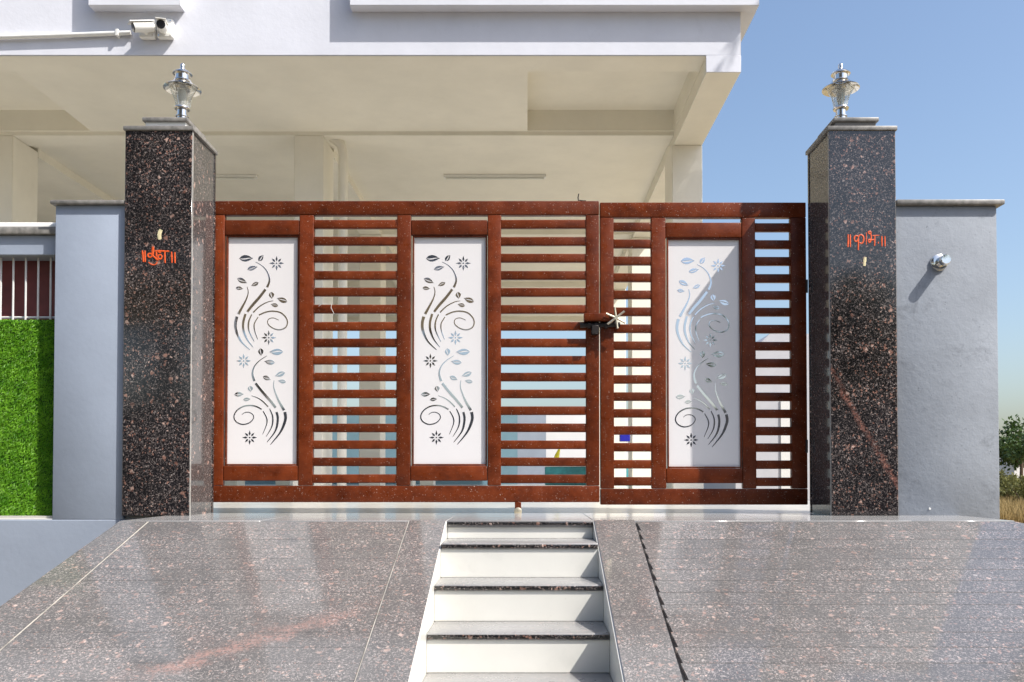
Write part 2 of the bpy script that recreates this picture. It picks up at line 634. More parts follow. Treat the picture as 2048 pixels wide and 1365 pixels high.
def wedge(name, xa0, xa1, xb0, xb1, drop, mat, parent):
    """solid body under a ramp, its sloping top `drop` under the finish"""
    y0, y1 = RAMP_Y0 + .05, YB
    bm = bmesh.new()
    top = [bm.verts.new(p) for p in ((xa0, y0, rz(y0) - drop), (xa1, y0, rz(y0) - drop), (xb1, y1, rz(y1) - drop), (xb0, y1, rz(y1) - drop))]
    bot = [bm.verts.new((v.co.x, v.co.y, -.3)) for v in top]
    bm.faces.new(top); bm.faces.new(bot[::-1])
    for i in range(4):
        j = (i + 1) % 4
        bm.faces.new((top[i], bot[i], bot[j], top[j]))
    return link(name, mesh_from(bm, name), mat, parent)


wedge('ramp_body', LX0 + .006, SX0 - .014, out_l[1][1] + .006, SX0 - .014, .024, 'concrete', rl)
wedge('ramp_body', SX1 + .014, LX1 + .02, SX1 + .014, LX1 + .40, .024, 'concrete', rr_)
PITCH = .0972
n_rows = int((RAMP_Y0 - YB) / PITCH)
for i in range(n_rows):
    ya, yb = RAMP_Y0 - i * PITCH - .0002, RAMP_Y0 - (i + 1) * PITCH + .0002
    if i == 0:
        ya = RAMP_Y0 - .001
    jit = random.uniform(-.0003, .0003)
    lift = .0004 + random.uniform(0, .0006)
    # left ramp
    top = [(lin(ya, jnt_l) + .003, ya, rz(ya) + jit), (J0 - .004, ya, rz(ya) + jit), (J0 - .004, yb, rz(yb) + jit + lift), (lin(yb, jnt_l) + .003, yb, rz(yb) + jit + lift)]
    hexa('granite_strip', top, .02, 'granite_ramp', rl)
    # right ramp: ends of the strips stop unevenly at the open joint
    e = J1 + .013 + random.uniform(-.002, .003)
    lift2 = .0006 + random.uniform(0, .001)
    top = [(e - .003, ya, rz(ya)), (lin(ya, out_r), ya, rz(ya)), (lin(yb, out_r), yb, rz(yb) + lift2), (e + .006, yb, rz(yb) + lift2)]
    hexa('granite_strip', top, .02, 'granite_ramp_r', rr_)
# border slabs, three lengths each
cuts = [RAMP_Y0 - .001, 3.22, 2.1, YB]
for ya, yb in zip(cuts, cuts[1:]):
    yb += .0015
    hexa('border_slab', [(lin(ya, out_l), ya, rz(ya) + .003), (lin(ya, jnt_l) - .003, ya, rz(ya) + .003), (lin(yb, jnt_l) - .003, yb, rz(yb) + .003), (lin(yb, out_l), yb, rz(yb) + .003)], .022, 'granite_ramp_r', rl)
    hexa('border_slab', [(J0 + .004, ya, rz(ya) + .006), (SX0 - .004, ya, rz(ya) + .006), (SX0 - .004, yb, rz(yb) + .006), (J0 + .004, yb, rz(yb) + .006)], .024, 'granite_ramp_r', rl)
    hexa('border_slab', [(SX1 + .004, ya, rz(ya) + .008), (J1, ya, rz(ya) + .008), (J1, yb, rz(yb) + .008), (SX1 + .004, yb, rz(yb) + .008)], .026, 'granite_ramp_r', rr_)
# cream joint filler
for pa, dx in ((jnt_l, 0), ([(RAMP_Y0, J0), (YB, J0)], 0)):
    ya, yb = RAMP_Y0 - .002, YB
    hexa('joint_filler', [(lin(ya, pa) - .002, ya, rz(ya) + .0012), (lin(ya, pa) + .002, ya, rz(ya) + .0012), (lin(yb, pa) + .002, yb, rz(yb) + .0012), (lin(yb, pa) - .002, yb, rz(yb) + .0012)], .02, 'grout', rl)

# ================================================================== STEPS
st = thing('entrance_steps', 'white steps with grey granite treads climbing between the two ramps', 'steps', ((SX0 + SX1) / 2, 3.2, 0))
nos_y = [4.10, 3.80, 3.545, 3.275]
nos_z = [FL + .004, FL - .078, FL - .225, FL - .372]
while nos_z[-1] > .2:
    nos_y.append(nos_y[-1] - .27)
    nos_z.append(nos_z[-1] - .147)
for i in range(len(nos_y)):
    y, z = nos_y[i], nos_z[i]
    back = (nos_y[i - 1] + .006) if i else y + .09
    # tread slab with a rounded nose
    if i:
        box('tread', SX0 + .003, SX1 - .003, y, back - .001, z - .026, z, 'tread', st, .006, 3)
    else:
        box('tread', SX0 + .003, SX1 - .003, y - .006, y + .0005, z - .028, z - .001, 'tread', st, .006, 3)
    box('nosing', SX0 + .004, SX1 - .004, y - .003 - (0 if i else .006), y + .003 - (0 if i else .006), z - .022, z - .005, 'granite', st, .003, 2)
    zb = (nos_z[i + 1] if i + 1 < len(nos_z) else 0) + .0005
    box('riser', SX0 + .003, SX1 - .003, y + .006, y + .024, zb, z - .0265, 'marble', st)
for x0, x1 in ((SX0 - .0115, SX0 + .002), (SX1 - .002, SX1 + .0115)):
    bm = bmesh.new()
    y0, y1 = RAMP_Y0 - .002, YB
    q = [(y0, rz(y0) + .001), (y1, rz(y1) + .001), (y1, -.2), (y0, -.2)]
    a = [bm.verts.new((x0, y, z)) for y, z in q]
    c = [bm.verts.new((x1, y, z)) for y, z in q]
    bm.faces.new(a); bm.faces.new(c[::-1])
    for i in range(4):
        j = (i + 1) % 4
        bm.faces.new((a[i], c[i], c[j], a[j]))
    me = mesh_from(bm, 'cheek')
    for v in me.vertices:
        v.co -= WL[st]
    o = link('cheek', me, 'marble', st, WL[st])

# ================================================================== GATE PILLARS
PY, PD = 4.605, .355


def pillar(px0, px1, label, gmat, base_py, inner):
    x0, x1 = X(px0, PY), X(px1, PY)
    ztop = Z(262, PY)
    zb = FL + .004
    p = thing('gate_pillar', label, 'pillar', ((x0 + x1) / 2, PY + PD / 2, zb), 'polished granite gate pillars')
    t = .018
    box('front_slab', x0, x1, PY, PY + t, zb, ztop, gmat, p, .0015, 1)
    e1, e2 = x0 + .004, x1 - .004
    box('side_slab', e1, e1 + t, PY + t + .0005, PY + PD - t, zb, ztop, 'granite_side', p)
    box('side_slab', e2 - t, e2, PY + t + .0005, PY + PD - t, zb, ztop, 'granite_side', p)
    box('back_slab', x0, x1, PY + PD - t + .0005, PY + PD, zb, ztop, 'granite', p)
    # sawn edge of the front slab towards the opening
    for xe in (x0, x1):
        s = 1 if xe == x1 else -1
        box('slab_edge', min(xe, xe + s * .0016), max(xe, xe + s * .0016), PY + .002, PY + t - .001, zb, ztop - .001, 'granite_edge', p)
    ov = .010
    box('cap_slab', x0 - ov, x1 + ov, PY - ov, PY + PD + ov, ztop + .0005, ztop + .024, 'coping', p, .004, 2)
    return p, x0, x1, ztop + .024


pl_o, lx0, lx1, lzt = pillar(247, 381, 'gate pillar of granite with plain pink specks, beside the artificial turf', 'granite', 1028, 1)
pr_o, rx0, rx1, rzt = pillar(1661, 1794, 'gate pillar of granite crossed by a salmon vein, beside the round wall lamp', 'granite_right', 1034, -1)


def top_tier(p, x0, x1, z, white, shift):
    cx = (x0 + x1) / 2 + shift
    hw = .108
    yc = PY + PD / 2
    box('plinth_block', cx - hw, cx + hw, PY + .055, PY + PD - .055, z + .0005, z + .045, 'white_plastic' if white else 'concrete', p, .002, 1)
    box('top_slab', cx - hw - .013, cx + hw + .013, PY + .042, PY + PD - .042, z + .0455, z + .067, 'coping', p, .004, 2)
    return cx, yc, z + .067


def lantern(loc, label):
    l = thing('pillar_lantern', label, 'lantern', loc, 'steel lanterns on the gate pillars')
    z = loc[2]
    k = 1.0
    lathe('foot', [(0, 0), (.036, 0), (.036, .004), (.0265, .008), (.0265, .056), (0, .056)], 'steel', l, (loc[0], loc[1], z + .0005))
    z += .055
    at = lambda dz: (loc[0], loc[1], z + dz)
    lathe('stem', [(0, 0), (.034, 0), (.034, .004), (.027, .006), (.027, .044), (0, .044)], 'steel', l, at(.0005))
    lathe('collar', [(.028, 0), (.040, .001), (.043, .006), (.041, .012), (.036, .015), (.028, .015)], 'steel', l, at(.040))
    g = lathe('glass_shade', [(.034, .001), (.039, .03), (.051, .065), (.072, .104), (.0705, .104), (.0495, .065), (.0375, .03), (.0325, .001), (.034, .001)], 'glass', l, at(.054))
    lathe('lamp_holder', [(0, 0), (.016, 0), (.016, .03), (.020, .034), (.024, .075), (.018, .095), (0, .098)], 'tube', l, at(.055))
    for a in (20, 140, 260):
        ca, sa = math.cos(R(a)), math.sin(R(a))
        tube('stay_rod', [(loc[0] + .037 * ca, loc[1] + .037 * sa, z + .054), (loc[0] + .052 * ca, loc[1] + .052 * sa, z + .120), (loc[0] + .073 * ca, loc[1] + .073 * sa, z + .160)], .0018, 'steel', l, 6)
    lathe('brim', [(.050, .012), (.092, -.010), (.099, -.012), (.100, -.009), (.095, -.004), (.072, .010), (.052, .026), (.046, .038), (.040, .040), (.040, .034), (.044, .022), (.050, .012)], 'steel', l, at(.165), 40)
    lathe('vent_collar', [(.036, 0), (.038, .001), (.038, .038), (.036, .038), (.036, 0)], 'steel', l, at(.204))
    lathe('hat', [(.034, .001), (.049, -.006), (.052, -.006), (.050, -.001), (.030, .014), (.014, .024), (.012, .030), (.0135, .036), (.0125, .048), (.007, .055), (0, .057)], 'steel', l, at(.243))
    return l


c = top_tier(pl_o, lx0, lx1, lzt, True, .012)
lantern((c[0] + .04, c[1], c[2]), 'steel lantern on the granite pillar in front of the house')
c = top_tier(pr_o, rx0, rx1, rzt, False, -.012)
lantern((c[0] - .035, c[1], c[2]), 'steel lantern on the granite pillar against open sky')


# painted writing
def strokes(name, lines, ox, oy, sc, wpx, parent, Y, mat='orange'):
    bm = bmesh.new()
    base = WL[parent]
    for ln in lines:
        wd = wpx
        pts2 = ln
        if isinstance(ln, dict):
            pts2, wd = ln['p'], ln['w']
        sp = spline([(a, c2) for a, c2 in pts2], 5)
        P3 = [pt(ox + q[0] / sc, oy + q[1] / sc, Y) - base for q in sp]
        n = len(P3)
        r = wd / sc / 380 / 2
        add_tube(bm, P3, [r * (.8 + .2 * math.sin(math.pi * i / max(1, n - 1))) * random.uniform(.88, 1.1) for i in range(n)], 8, .0012)
    return link(name, mesh_from(bm, name, True), mat, parent, base)


def circ(cx, cy, rx, ry, a0=0, a1=360, n=9):
    return [(cx + rx * math.cos(R(a0 + (a1 - a0) * i / n)), cy + ry * math.sin(R(a0 + (a1 - a0) * i / n))) for i in range(n + 1)]


SCW = 2048 / 180
strokes('painted_writing', [
    [(508, 700), (520, 820), (533, 960)], [(566, 700), (566, 830), (574, 960)],
    {'p': [(752, 610), (748, 700), (742, 790)], 'w': 62}, circ(680, 812, 48, 42), [(715, 770), (770, 840), (850, 890)],
    [(795, 715), (900, 708), (1010, 716), (1120, 716)], [(826, 725), (828, 835)], circ(903, 724, 22, 20),
    circ(908, 845, 44, 48), [(800, 868), (840, 905), (880, 915)], [(1020, 725), (1018, 860), (1028, 985)],
    [(1172, 728), (1176, 850), (1182, 980)], [(1246, 738), (1246, 860), (1252, 985)],
    {'p': [(648, 965), (700, 1008), (765, 1028), (820, 1005), (850, 955)], 'w': 28}], 240, 440, SCW, 40, pl_o, PY - .0008)
strokes('painted_writing', [
    [(637, 330), (640, 480), (634, 622)], [(688, 332), (688, 480), (690, 622)],
    [(876, 355), (872, 520), (870, 690)], [(872, 385), (815, 362), (778, 420), (800, 490), (845, 480), (866, 420)],
    [(876, 372), (930, 340), (980, 375), (994, 440), (975, 515), (935, 540), (900, 515)],
    {'p': [(1052, 290), (1052, 565)], 'w': 22}, circ(1130, 292, 30, 26), [(1150, 312), (1166, 400), (1150, 490), (1122, 515), (1100, 480), (1118, 452), (1180, 458), (1245, 450)],
    [(1246, 365), (1240, 595)], {'p': [(1195, 362), (1350, 354)], 'w': 22}, {'p': [(1325, 505), (1326, 540)], 'w': 30},
    [(1404, 370), (1408, 605)], [(1473, 372), (1478, 605)]], 1640, 440, SCW, 34, pr_o, PY - .0008)
strokes('paste_smear', [{'p': [(935, 225), (905, 290), (895, 360), (905, 450)], 'w': 95}], 240, 440, SCW, 95, pl_o, PY - .0008, 'paste')
strokes('paste_smear', [{'p': [(1030, 850), (1018, 940), (1008, 1050)], 'w': 66}], 1640, 440, SCW, 60, pr_o, PY - .0008, 'paste')

# ================================================================== GATE LEAVES
GY, GD = 4.962, .045


def gbox(name, px0, px1, py0, py1, parent, dy0=0.0, dy1=GD, bev=.005, mat='gate'):
    return box(name, X(px0, GY), X(px1, GY), GY + dy0, GY + dy1, Z(py1, GY), Z(py0, GY), mat, parent, bev, 3)


def welds(parent, px, pys):
    """little weld beads where a slat meets a stile"""
    bm = bmesh.new()
    base = WL[parent]
    for py in pys:
        for k in range(5):
            q = pt(px + random.uniform(-1.0, 1.0), py - 7 + k * 3.6, GY + .004) - base
            s = bmesh.ops.create_icosphere(bm, subdivisions=1, radius=random.uniform(.0028, .0048))
            for v in s['verts']:
                v.co += q
    o = link('weld_seam', mesh_from(bm, 'weld_seam', True), 'gate', parent, base)
    o['kind'] = 'stuff'


def leaf_poly(a, b, wd, half):
    """half of a slit leaf between tips a and b (2-D)"""
    a, b = Vector(a), Vector(b)
    d = b - a
    n = Vector((-d.y, d.x)).normalized()
    out, inn = [], []
    for i in range(9):
        t = i / 8
        q = a.lerp(b, t)
        bulge = math.sin(math.pi * t ** .8)
        mid = .10 * math.sin(2 * math.pi * t)
        if half > 0:
            o_, i_ = .5 * bulge, .16 * bulge + mid * .5
        else:
            o_, i_ = -.5 * bulge, -.04 * bulge + mid * .5
            if t > .86:
                o_, i_ = o_ * .6, i_
        out.append(q + n * wd * o_)
        inn.append(q + n * wd * i_)
    return out + inn[::-1][1:-1]


UP_STEMS = [
    ([(405, 308), (470, 345), (525, 400), (557, 470), (562, 530), (537, 597)], (4, 12, 27)),
    ([(518, 620), (450, 710), (370, 800), (312, 875)], (28, 32, 27)),
    ([(310, 590), (322, 650), (305, 720), (260, 810), (210, 900)], (6, 15, 32)),
    ([(608, 750), (540, 765), (450, 815), (380, 882)], (5, 12, 16)),
    ([(445, 912), (520, 880), (600, 868), (690, 885), (750, 940), (768, 1000), (745, 1055), (680, 1080), (610, 1065), (555, 1025), (542, 985), (560, 955), (610, 945), (670, 970)], (15, 14, 6)),
    ([(195, 930), (178, 1000), (185, 1090), (240, 1210), (340, 1308)], (34, 29, 6)),
    ([(290, 900), (265, 1000), (270, 1090), (310, 1190), (378, 1278)], (26, 25, 5)),
    ([(362, 905), (328, 990), (330, 1090), (390, 1215)], (13, 19, 5)),
    ([(435, 935), (392, 1010), (395, 1090), (430, 1190)], (10, 14, 5))]
UP_LEAVES = [((220, 268), (378, 265), 74), ((440, 297), (495, 228), 52), ((310, 392), (428, 362), 50), ((198, 495), (308, 547), 55), ((180, 602), (265, 612), 40), ((440, 543), (355, 580), 42), ((582, 650), (594, 726), 60), ((765, 762), (650, 720), 58), ((662, 808), (580, 790), 44)]
LO_STEMS = [
    ([(535, 125), (450, 180), (390, 250), (370, 330), (392, 413)], (5, 13, 27)),
    ([(405, 437), (470, 520), (540, 600), (590, 658), (634, 715)], (27, 29, 26)),
    ([(615, 405), (612, 480), (640, 570), (675, 650), (730, 745)], (6, 15, 30)),
    ([(360, 578), (440, 610), (500, 655), (548, 705)], (5, 12, 15)),
    ([(475, 735), (420, 705), (355, 690), (270, 700), (195, 745), (160, 810), (180, 870), (250, 905), (330, 890), (380, 840), (375, 795), (330, 768), (280, 772), (250, 795)], (15, 14, 6)),
    ([(490, 755), (530, 830), (532, 900), (485, 1020)], (10, 15, 5)),
    ([(565, 727), (600, 820), (590, 930), (525, 1045)], (11, 18, 5)),
    ([(645, 765), (658, 850), (630, 980), (535, 1108)], (26, 25, 6)),
    ([(738, 765), (745, 850), (690, 990), (575, 1135)], (34, 30, 6))]
LO_LEAVES = [((462, 40), (470, 125), 60), ((718, 80), (560, 82), 72), ((624, 205), (503, 190), 55), ((490, 360), (578, 397), 50), ((740, 315), (625, 357), 55), ((750, 424), (660, 408), 42), ((342, 468), (352, 535), 58), ((163, 565), (270, 560), 52), ((265, 625), (348, 615), 40)]
FLOWERS = [(645, 323), (555, 1170), (270, 183 + 1251), (338, 1055 + 1251)]


def motif(panel, dx, dy, Y):
    base = WL[panel]
    sc = 967 / 170

    def P(q, off=0.0):
        return pt(440 + q[0] / sc + dx, 470 + q[1] / sc + dy, Y + off) - base

    def plate(name, polys):
        bm = bmesh.new()
        for poly in polys:
            t = [bm.verts.new(P(q)) for q in poly]
            d = [bm.verts.new(P(q, .0025)) for q in poly]
            bm.faces.new(t)
            for i in range(len(poly)):
                j = (i + 1) % len(poly)
                bm.faces.new((t[i], d[i], d[j], t[j]))
        link(name, mesh_from(bm, name), 'mirror', panel, base)

    for stems, leaves, off in ((UP_STEMS, UP_LEAVES, 0), (LO_STEMS, LO_LEAVES, 1251)):
        for pts2, (w0, w1, w2) in stems:
            sp = spline([(a, c2 + off) for a, c2 in pts2], 5)
            n = len(sp)
            lft, rgt = [], []
            for i, q in enumerate(sp):
                t = i / (n - 1)
                wd = (w0 + (w1 - w0) * t * 2) if t < .5 else (w1 + (w2 - w1) * (t - .5) * 2)
                d = sp[min(i + 1, n - 1)] - sp[max(i - 1, 0)]
                nn = Vector((-d.y, d.x)).normalized() * wd / 2
                lft.append(q + nn); rgt.append(q - nn)
            quads = [(lft[i], lft[i + 1], rgt[i + 1], rgt[i]) for i in range(n - 1)]
            bm = bmesh.new()
            tl = [bm.verts.new(P(q)) for q in lft]; tr = [bm.verts.new(P(q)) for q in rgt]
            dl = [bm.verts.new(P(q, .0025)) for q in lft]; dr = [bm.verts.new(P(q, .0025)) for q in rgt]
            for i in range(n - 1):
                bm.faces.new((tl[i], tl[i + 1], tr[i + 1], tr[i]))
                bm.faces.new((tl[i], dl[i], dl[i + 1], tl[i + 1]))
                bm.faces.new((tr[i], tr[i + 1], dr[i + 1], dr[i]))
            bm.faces.new((tl[0], tr[0], dr[0], dl[0])); bm.faces.new((tl[-1], dl[-1], dr[-1], tr[-1]))
            link('stem', mesh_from(bm, 'stem'), 'mirror', panel, base)
        for a, c2, wd in leaves:
            a, c2 = (a[0], a[1] + off), (c2[0], c2[1] + off)
            plate('leaf', [leaf_poly(a, c2, wd, 1), leaf_poly(a, c2, wd, -1)])
    for fx, fy in FLOWERS:
        polys = []
        for k in range(8):
            an = R(45 * k)
            u = Vector((math.cos(an), math.sin(an))); v = Vector((-u.y, u.x))
            c0 = Vector((fx, fy))
            r1 = 84 if k % 2 == 0 else 76
            polys.append([c0 + u * 22 + v * 2, c0 + u * 46 + v * 12, c0 + u * r1, c0 + u * 46 - v * 12, c0 + u * 22 - v * 2, c0 + u * 40])
        polys.append([(fx + 11 * math.cos(R(60 * k)), fy + 9 * math.sin(R(60 * k))) for k in range(6)])
        plate('flower', polys)


SL = [448 + 34 * i for i in range(16)]


def slat_bay(parent, px0, px1, dy, n=16):
    p0, p1 = X(px0, GY), X(px1, GY)
    zc = (Z(SL[0] + dy, GY) + Z(SL[-1] + dy, GY)) / 2
    h = (Z(0, GY) - Z(17, GY)) / 2
    bm = bmesh.new()
    hw = (p1 - p0) / 2
    add_box(bm, -hw, hw, .004, .034, -h, h, .0065, 3)
    me = mesh_from(bm, 'slat', True)
    me.materials.append(M['gate'])
    for i in range(n):
        py = SL[i] + dy
        o = link('slat', me, None, parent, ((p0 + p1) / 2, GY, Z(py, GY) + random.uniform(-.0012, .0012)))
        o.rotation_euler = (random.uniform(-.012, .012), random.uniform(-.0022, .0022), 0)
    welds(parent, px0 + 1, [SL[i] + dy for i in range(n)])
    welds(parent, px1 - 1, [SL[i] + dy for i in range(n)])


def panel_bay(parent, px0, px1, dy, motif_dx, lab):
    gbox('cross_rail', px0 + .4, px1 - .4, 440 + dy, 470 + dy, parent, .003, .040)
    gbox('cross_rail', px0 + .4, px1 - .4, 932 + dy, 962 + dy, parent, .003, .040)
    # thin angle round the sheet
    for nm, a, c2, t, bt in (('bead', px0 + 3, px0 + 6, 470, 932), ('bead', px1 - 4, px1 - 1, 470, 932)):
        gbox(nm, a, c2, t + dy, bt + dy, parent, .010, .030, .001)
    for a, c2 in ((470.3, 473.5), (928.5, 931.7)):
        gbox('bead', px0 + 6.2, px1 - 4.2, a + dy, c2 + dy, parent, .010, .030, .001)
    pn = gbox('decorative_panel', px0 + 6.3, px1 - 4.3, 473.8 + dy, 928.2 + dy, parent, .024, .0275, .0, 'panel')
    pn['label'] = lab
    motif(pn, motif_dx, dy, GY + .0232)


g1 = thing('gate_leaf', 'wide brown steel gate leaf with two white panels', 'gate', (X(420, GY), GY + .02, FL + .05), 'leaves of the brown gate')
gbox('top_rail', 420, 1198.7, 402, 430, g1)
gbox('bottom_rail', 420, 1198.7, 972, 1005, g1)
for a, c2 in ((420, 447), (597, 626), (793, 821), (975, 1002), (1172, 1198.7)):
    gbox('stile', a, c2, 430.3, 971.7, g1, .001, GD - .001)
panel_bay(g1, 447, 597, 0, 0, 'white sheet with vine cut-outs beside the turf-side pillar')
slat_bay(g1, 625, 794, 0)
panel_bay(g1, 821, 975, 0, 373.5, 'white sheet with vine cut-outs between two slatted bays')
slat_bay(g1, 1001, 1173, 0)
# roller under the leaf
rp = pt(1036, 1016, GY)
box('roller_bracket', rp.x - .018, rp.x + .018, GY - .008, GY + .028, Z(1019, GY), Z(1004.5, GY), 'gate', g1, .003, 1)
lathe('roller', [(0, -.012), (.016, -.012), (.022, -.009), (.019, 0), (.022, .009), (.016, .012), (0, .012)], 'brass', g1, (rp.x, GY - .002, Z(1023, GY)), 20, 'Y')
# bent nail on the top rail
tube('hook', [pt(1157, 402, GY + .01), pt(1156, 396, GY + .01), pt(1157.5, 388, GY + .008)], .0032, 'dark_iron', g1, 6)
tube('hook', [pt(1157, 401, GY + .01), pt(1166, 402, GY + .01), pt(1172, 402, GY + .01)], .0028, 'dark_iron', g1, 6)

g2 = thing('gate_leaf', 'narrow brown steel gate leaf with one white panel, half shaded by the veined pillar', 'gate', (X(1610, GY), GY + .02, FL + .05), 'leaves of the brown gate')
gbox('top_rail', 1200.6, 1614, 405, 435, g2)
gbox('bottom_rail', 1200.6, 1614, 978, 1010, g2)
for a, c2 in ((1200.6, 1228), (1303, 1332), (1485, 1512), (1583, 1614)):
    gbox('stile', a, c2, 435.3, 977.7, g2, .001, GD - .001)
slat_bay(g2, 1227, 1304, 5)
panel_bay(g2, 1332, 1485, 5, 883, 'white sheet with vine cut-outs crossed by a shadow')
slat_bay(g2, 1511, 1584, 6)
for a in (560, 880):
    tube('hinge', [pt(1613.5, a, GY - .004), pt(1613.5, a + 26, GY - .004)], .007, 'dark_iron', g2, 10)

# bolt and star handle
lk = thing('gate_bolt', 'dark sliding bolt with brown plate joining the two gate leaves', 'bolt', pt(1198, 645, GY))
pb = box('bolt_plate', X(1167, GY), X(1224, GY), GY - .050, GY - .003, Z(645, GY), Z(630, GY), 'gate', lk, .004, 2)
tube('bolt_rod', [pt(1160, 651, GY - .016), pt(1240, 650, GY - .016)], .0145, 'dark_iron', lk, 12)
for a in (1178, 1192, 1212):
    lathe('bolt_guide', [(0.0145, -.008), (.021, -.008), (.021, .008), (.0145, .008)], 'dark_iron', lk, pt(a, 651, GY - .016), 14, 'X')
box('hasp', X(1182, GY), X(1196, GY), GY - .058, GY - .010, Z(672, GY), Z(654, GY), 'dark_iron', lk, .003, 1)
hc = pt(1232, 636, GY - .062)
hd = thing('star_handle', 'pale brass six-armed star handle on the gate bolt', 'handle', hc)
lathe('hub', [(0, -.011), (.008, -.011), (.011, -.007), (.011, .008), (0, .008)], 'brass', hd, hc, 16, 'Y')
tube('spindle', [hc + Vector((0, .006, 0)), hc + Vector((-.012, .052, -.03))], .0065, 'dark_iron', hd, 8)
for k, an in enumerate((97, 38, -28, -82, -143, 157)):
    u = Vector((math.cos(R(an)), 0, math.sin(R(an))))
    tube('arm', [hc + u * .008, hc + u * .05, hc + u * .060], [.0066, .0058, .0064], 'brass', hd, 8)
# a twist of white wire on a slat
wr = tube('tied_wire', [pt(637, 613, GY - .002), pt(647, 607, GY - .008), pt(656, 609, GY - .010), pt(664, 605, GY - .006), pt(662, 616, GY - .008), pt(668, 628, GY - .004)], .0013, 'white_plastic', None, 5)
tag(wr, 'thin white wire tied round a gate slat', 'wire')

# ================================================================== COMPOUND WALLS
WY = 4.632
wl = thing('compound_wall', 'smooth blue-grey wall with barred opening and turf niche', 'wall', (X(178, WY), WY + .1, 0), 'blue-grey walls on both sides of the gate')
zt = Z(411, WY)
xp0, xp1 = X(108, WY), X(249, WY)
box('pier', xp0, xp1, WY, WY + .23, FL - .018, zt, 'blue', wl, .004, 2)
box('pier_coping', X(101, WY), xp1 + .0, WY - .024, WY + .26, zt + .0005, zt + .022, 'coping', wl, .005, 2)
xl = -4.6
ny = WY + .085
zsill, zturf, zlint = Z(1040, WY), Z(640, ny), Z(513, ny)
box('plinth', xl, LX0 - .004, WY, WY + .23, 0, FL - .0185, 'blue', wl, .003, 1)
box('sill', xl, xp0 - .001, WY + .002, ny + .10, FL - .018, FL - .0135, 'bar_white', wl)
box('lower_wall', xl, xp0 - .001, ny + .012, WY + .23, FL - .013, zturf - .02, 'blue', wl)
box('lintel', xl, xp0 - .001, ny - .03, WY + .22, zlint, Z(474, ny), 'blue', wl, .003, 1)
box('ledge', xl, xp0 - .0015, ny - .055, WY + .24, Z(474, ny) + .0005, Z(459, ny), 'coping', wl, .006, 2)
tube('rail_pipe', [(xl, ny + .05, Z(450, ny)), (xp0 - .004, ny + .05, Z(450, ny))], .026, 'white_plastic', wl, 14)
# barred opening
gr = thing('window_grille', 'white bars in front of a maroon sheet above the turf', 'grille', (xp0 - .3, ny + .05, zturf))
box('back_sheet', xl, xp0 - .002, ny + .10, ny + .108, zturf - .018, zlint - .0005, 'maroon', gr)
for k in range(11):
    pxb = 100 - 25 * k
    xb = X(pxb, ny + .03)
    tube('bar', [(xb, ny + .03, zturf - .018), (xb, ny + .03, zlint - .001)], .0055, 'bar_white', gr, 8)
tube('cross_bar', [(xl, ny + .042, zturf + .02), (xp0 - .003, ny + .042, zturf + .02)], .006, 'bar_white', gr, 8)
# turf
tf = thing('turf_panel', 'bright green artificial turf panel filling the wall niche', 'turf', ((xl + xp0) / 2, ny, FL))
tx0, tx1, tz0, tz1 = xl + 1.6, xp0 - .003, FL - .010, zturf
box('backing', tx0, tx1, ny - .001, ny + .0115, tz0, tz1, 'turf', tf)
verts, faces = [], []
base = WL[tf]
rnd = random.Random(3)
for k in range(26000):
    x = rnd.uniform(tx0, tx1) if rnd.random() < .25 else rnd.uniform(max(tx0, tx1 - .36), tx1)
    z = rnd.uniform(tz0 + .004, tz1)
    ln = rnd.uniform(.012, .026)
    an = rnd.uniform(-math.pi, math.pi)
    d = Vector((math.cos(an) * .55, -rnd.uniform(.5, 1.0), math.sin(an) * .55 - .35)).normalized()
    s = d.cross(Vector((rnd.uniform(-1, 1), rnd.uniform(-.4, .4), rnd.uniform(-1, 1)))).normalized() * rnd.uniform(.0011, .0019)
    p0 = Vector((x, ny - .001, z)) - base
    p1 = p0 + d * ln * .55
    p2 = p0 + d * ln + Vector((0, 0, -ln * .25))
    i = len(verts)
    verts += [p0 - s, p0 + s, p1 + s * .8, p1 - s * .8, p2]
    faces += [(i, i + 1, i + 2, i + 3), (i + 3, i + 2, i + 4)]
me = bpy.data.meshes.new('grass_blades')
me.from_pydata(verts, [], faces)
o = link('grass_blades', me, 'grass', tf, base)
o['kind'] = 'stuff'

wr2 = thing('compound_wall', 'rough blue-grey plaster wall end with coping beside the veined pillar', 'wall', (X(1890, WY), WY + .1, FL), 'blue-grey walls on both sides of the gate')
xw0, xw1 = X(1793, WY), X(1997, WY)
bm = bmesh.new()
add_box(bm, xw0 - WL[wr2].x, xw1 - WL[wr2].x, WY - WL[wr2].y, WY + .23 - WL[wr2].y, FL - .02 - FL, Z(412, WY) - FL, .008, 2)
link('wall_body', mesh_from(bm, 'wall_body', True), 'blue_rough', wr2, WL[wr2])
box('coping_slab', xw0 - .002, xw1 + .03, WY - .028, WY + .262, Z(412, WY) + .0005, Z(402, WY), 'coping', wr2, .006, 2)

# round lamp on the wall
lc = pt(1877, 526, WY)
wlamp = thing('wall_lamp', 'small round steel lamp on the rough blue-grey wall', 'lamp', lc)
lathe('back_plate', [(0, -.0), (.043, -.0), (.046, .004), (.044, .010), (.036, .014), (0, .014)], 'steel', wlamp, lc + Vector((0, -.0005, 0)), 32, 'Y')
lathe('tube_body', [(0, .0145), (.027, .0145), (.027, .078), (.024, .081), (0, .080)], 'steel', wlamp, lc + Vector((.004, 0, 0)), 28, 'Y')
# small white anchor in the wall foot
tag(lathe('wall_plug', [(0, 0), (.006, 0), (.005, .006), (0, .006)], 'white_plastic', None, pt(1859, 1018, WY) + Vector((0, 0, 0)), 10, 'Y'), 'tiny white plug low in the rough plaster wall', 'plug')

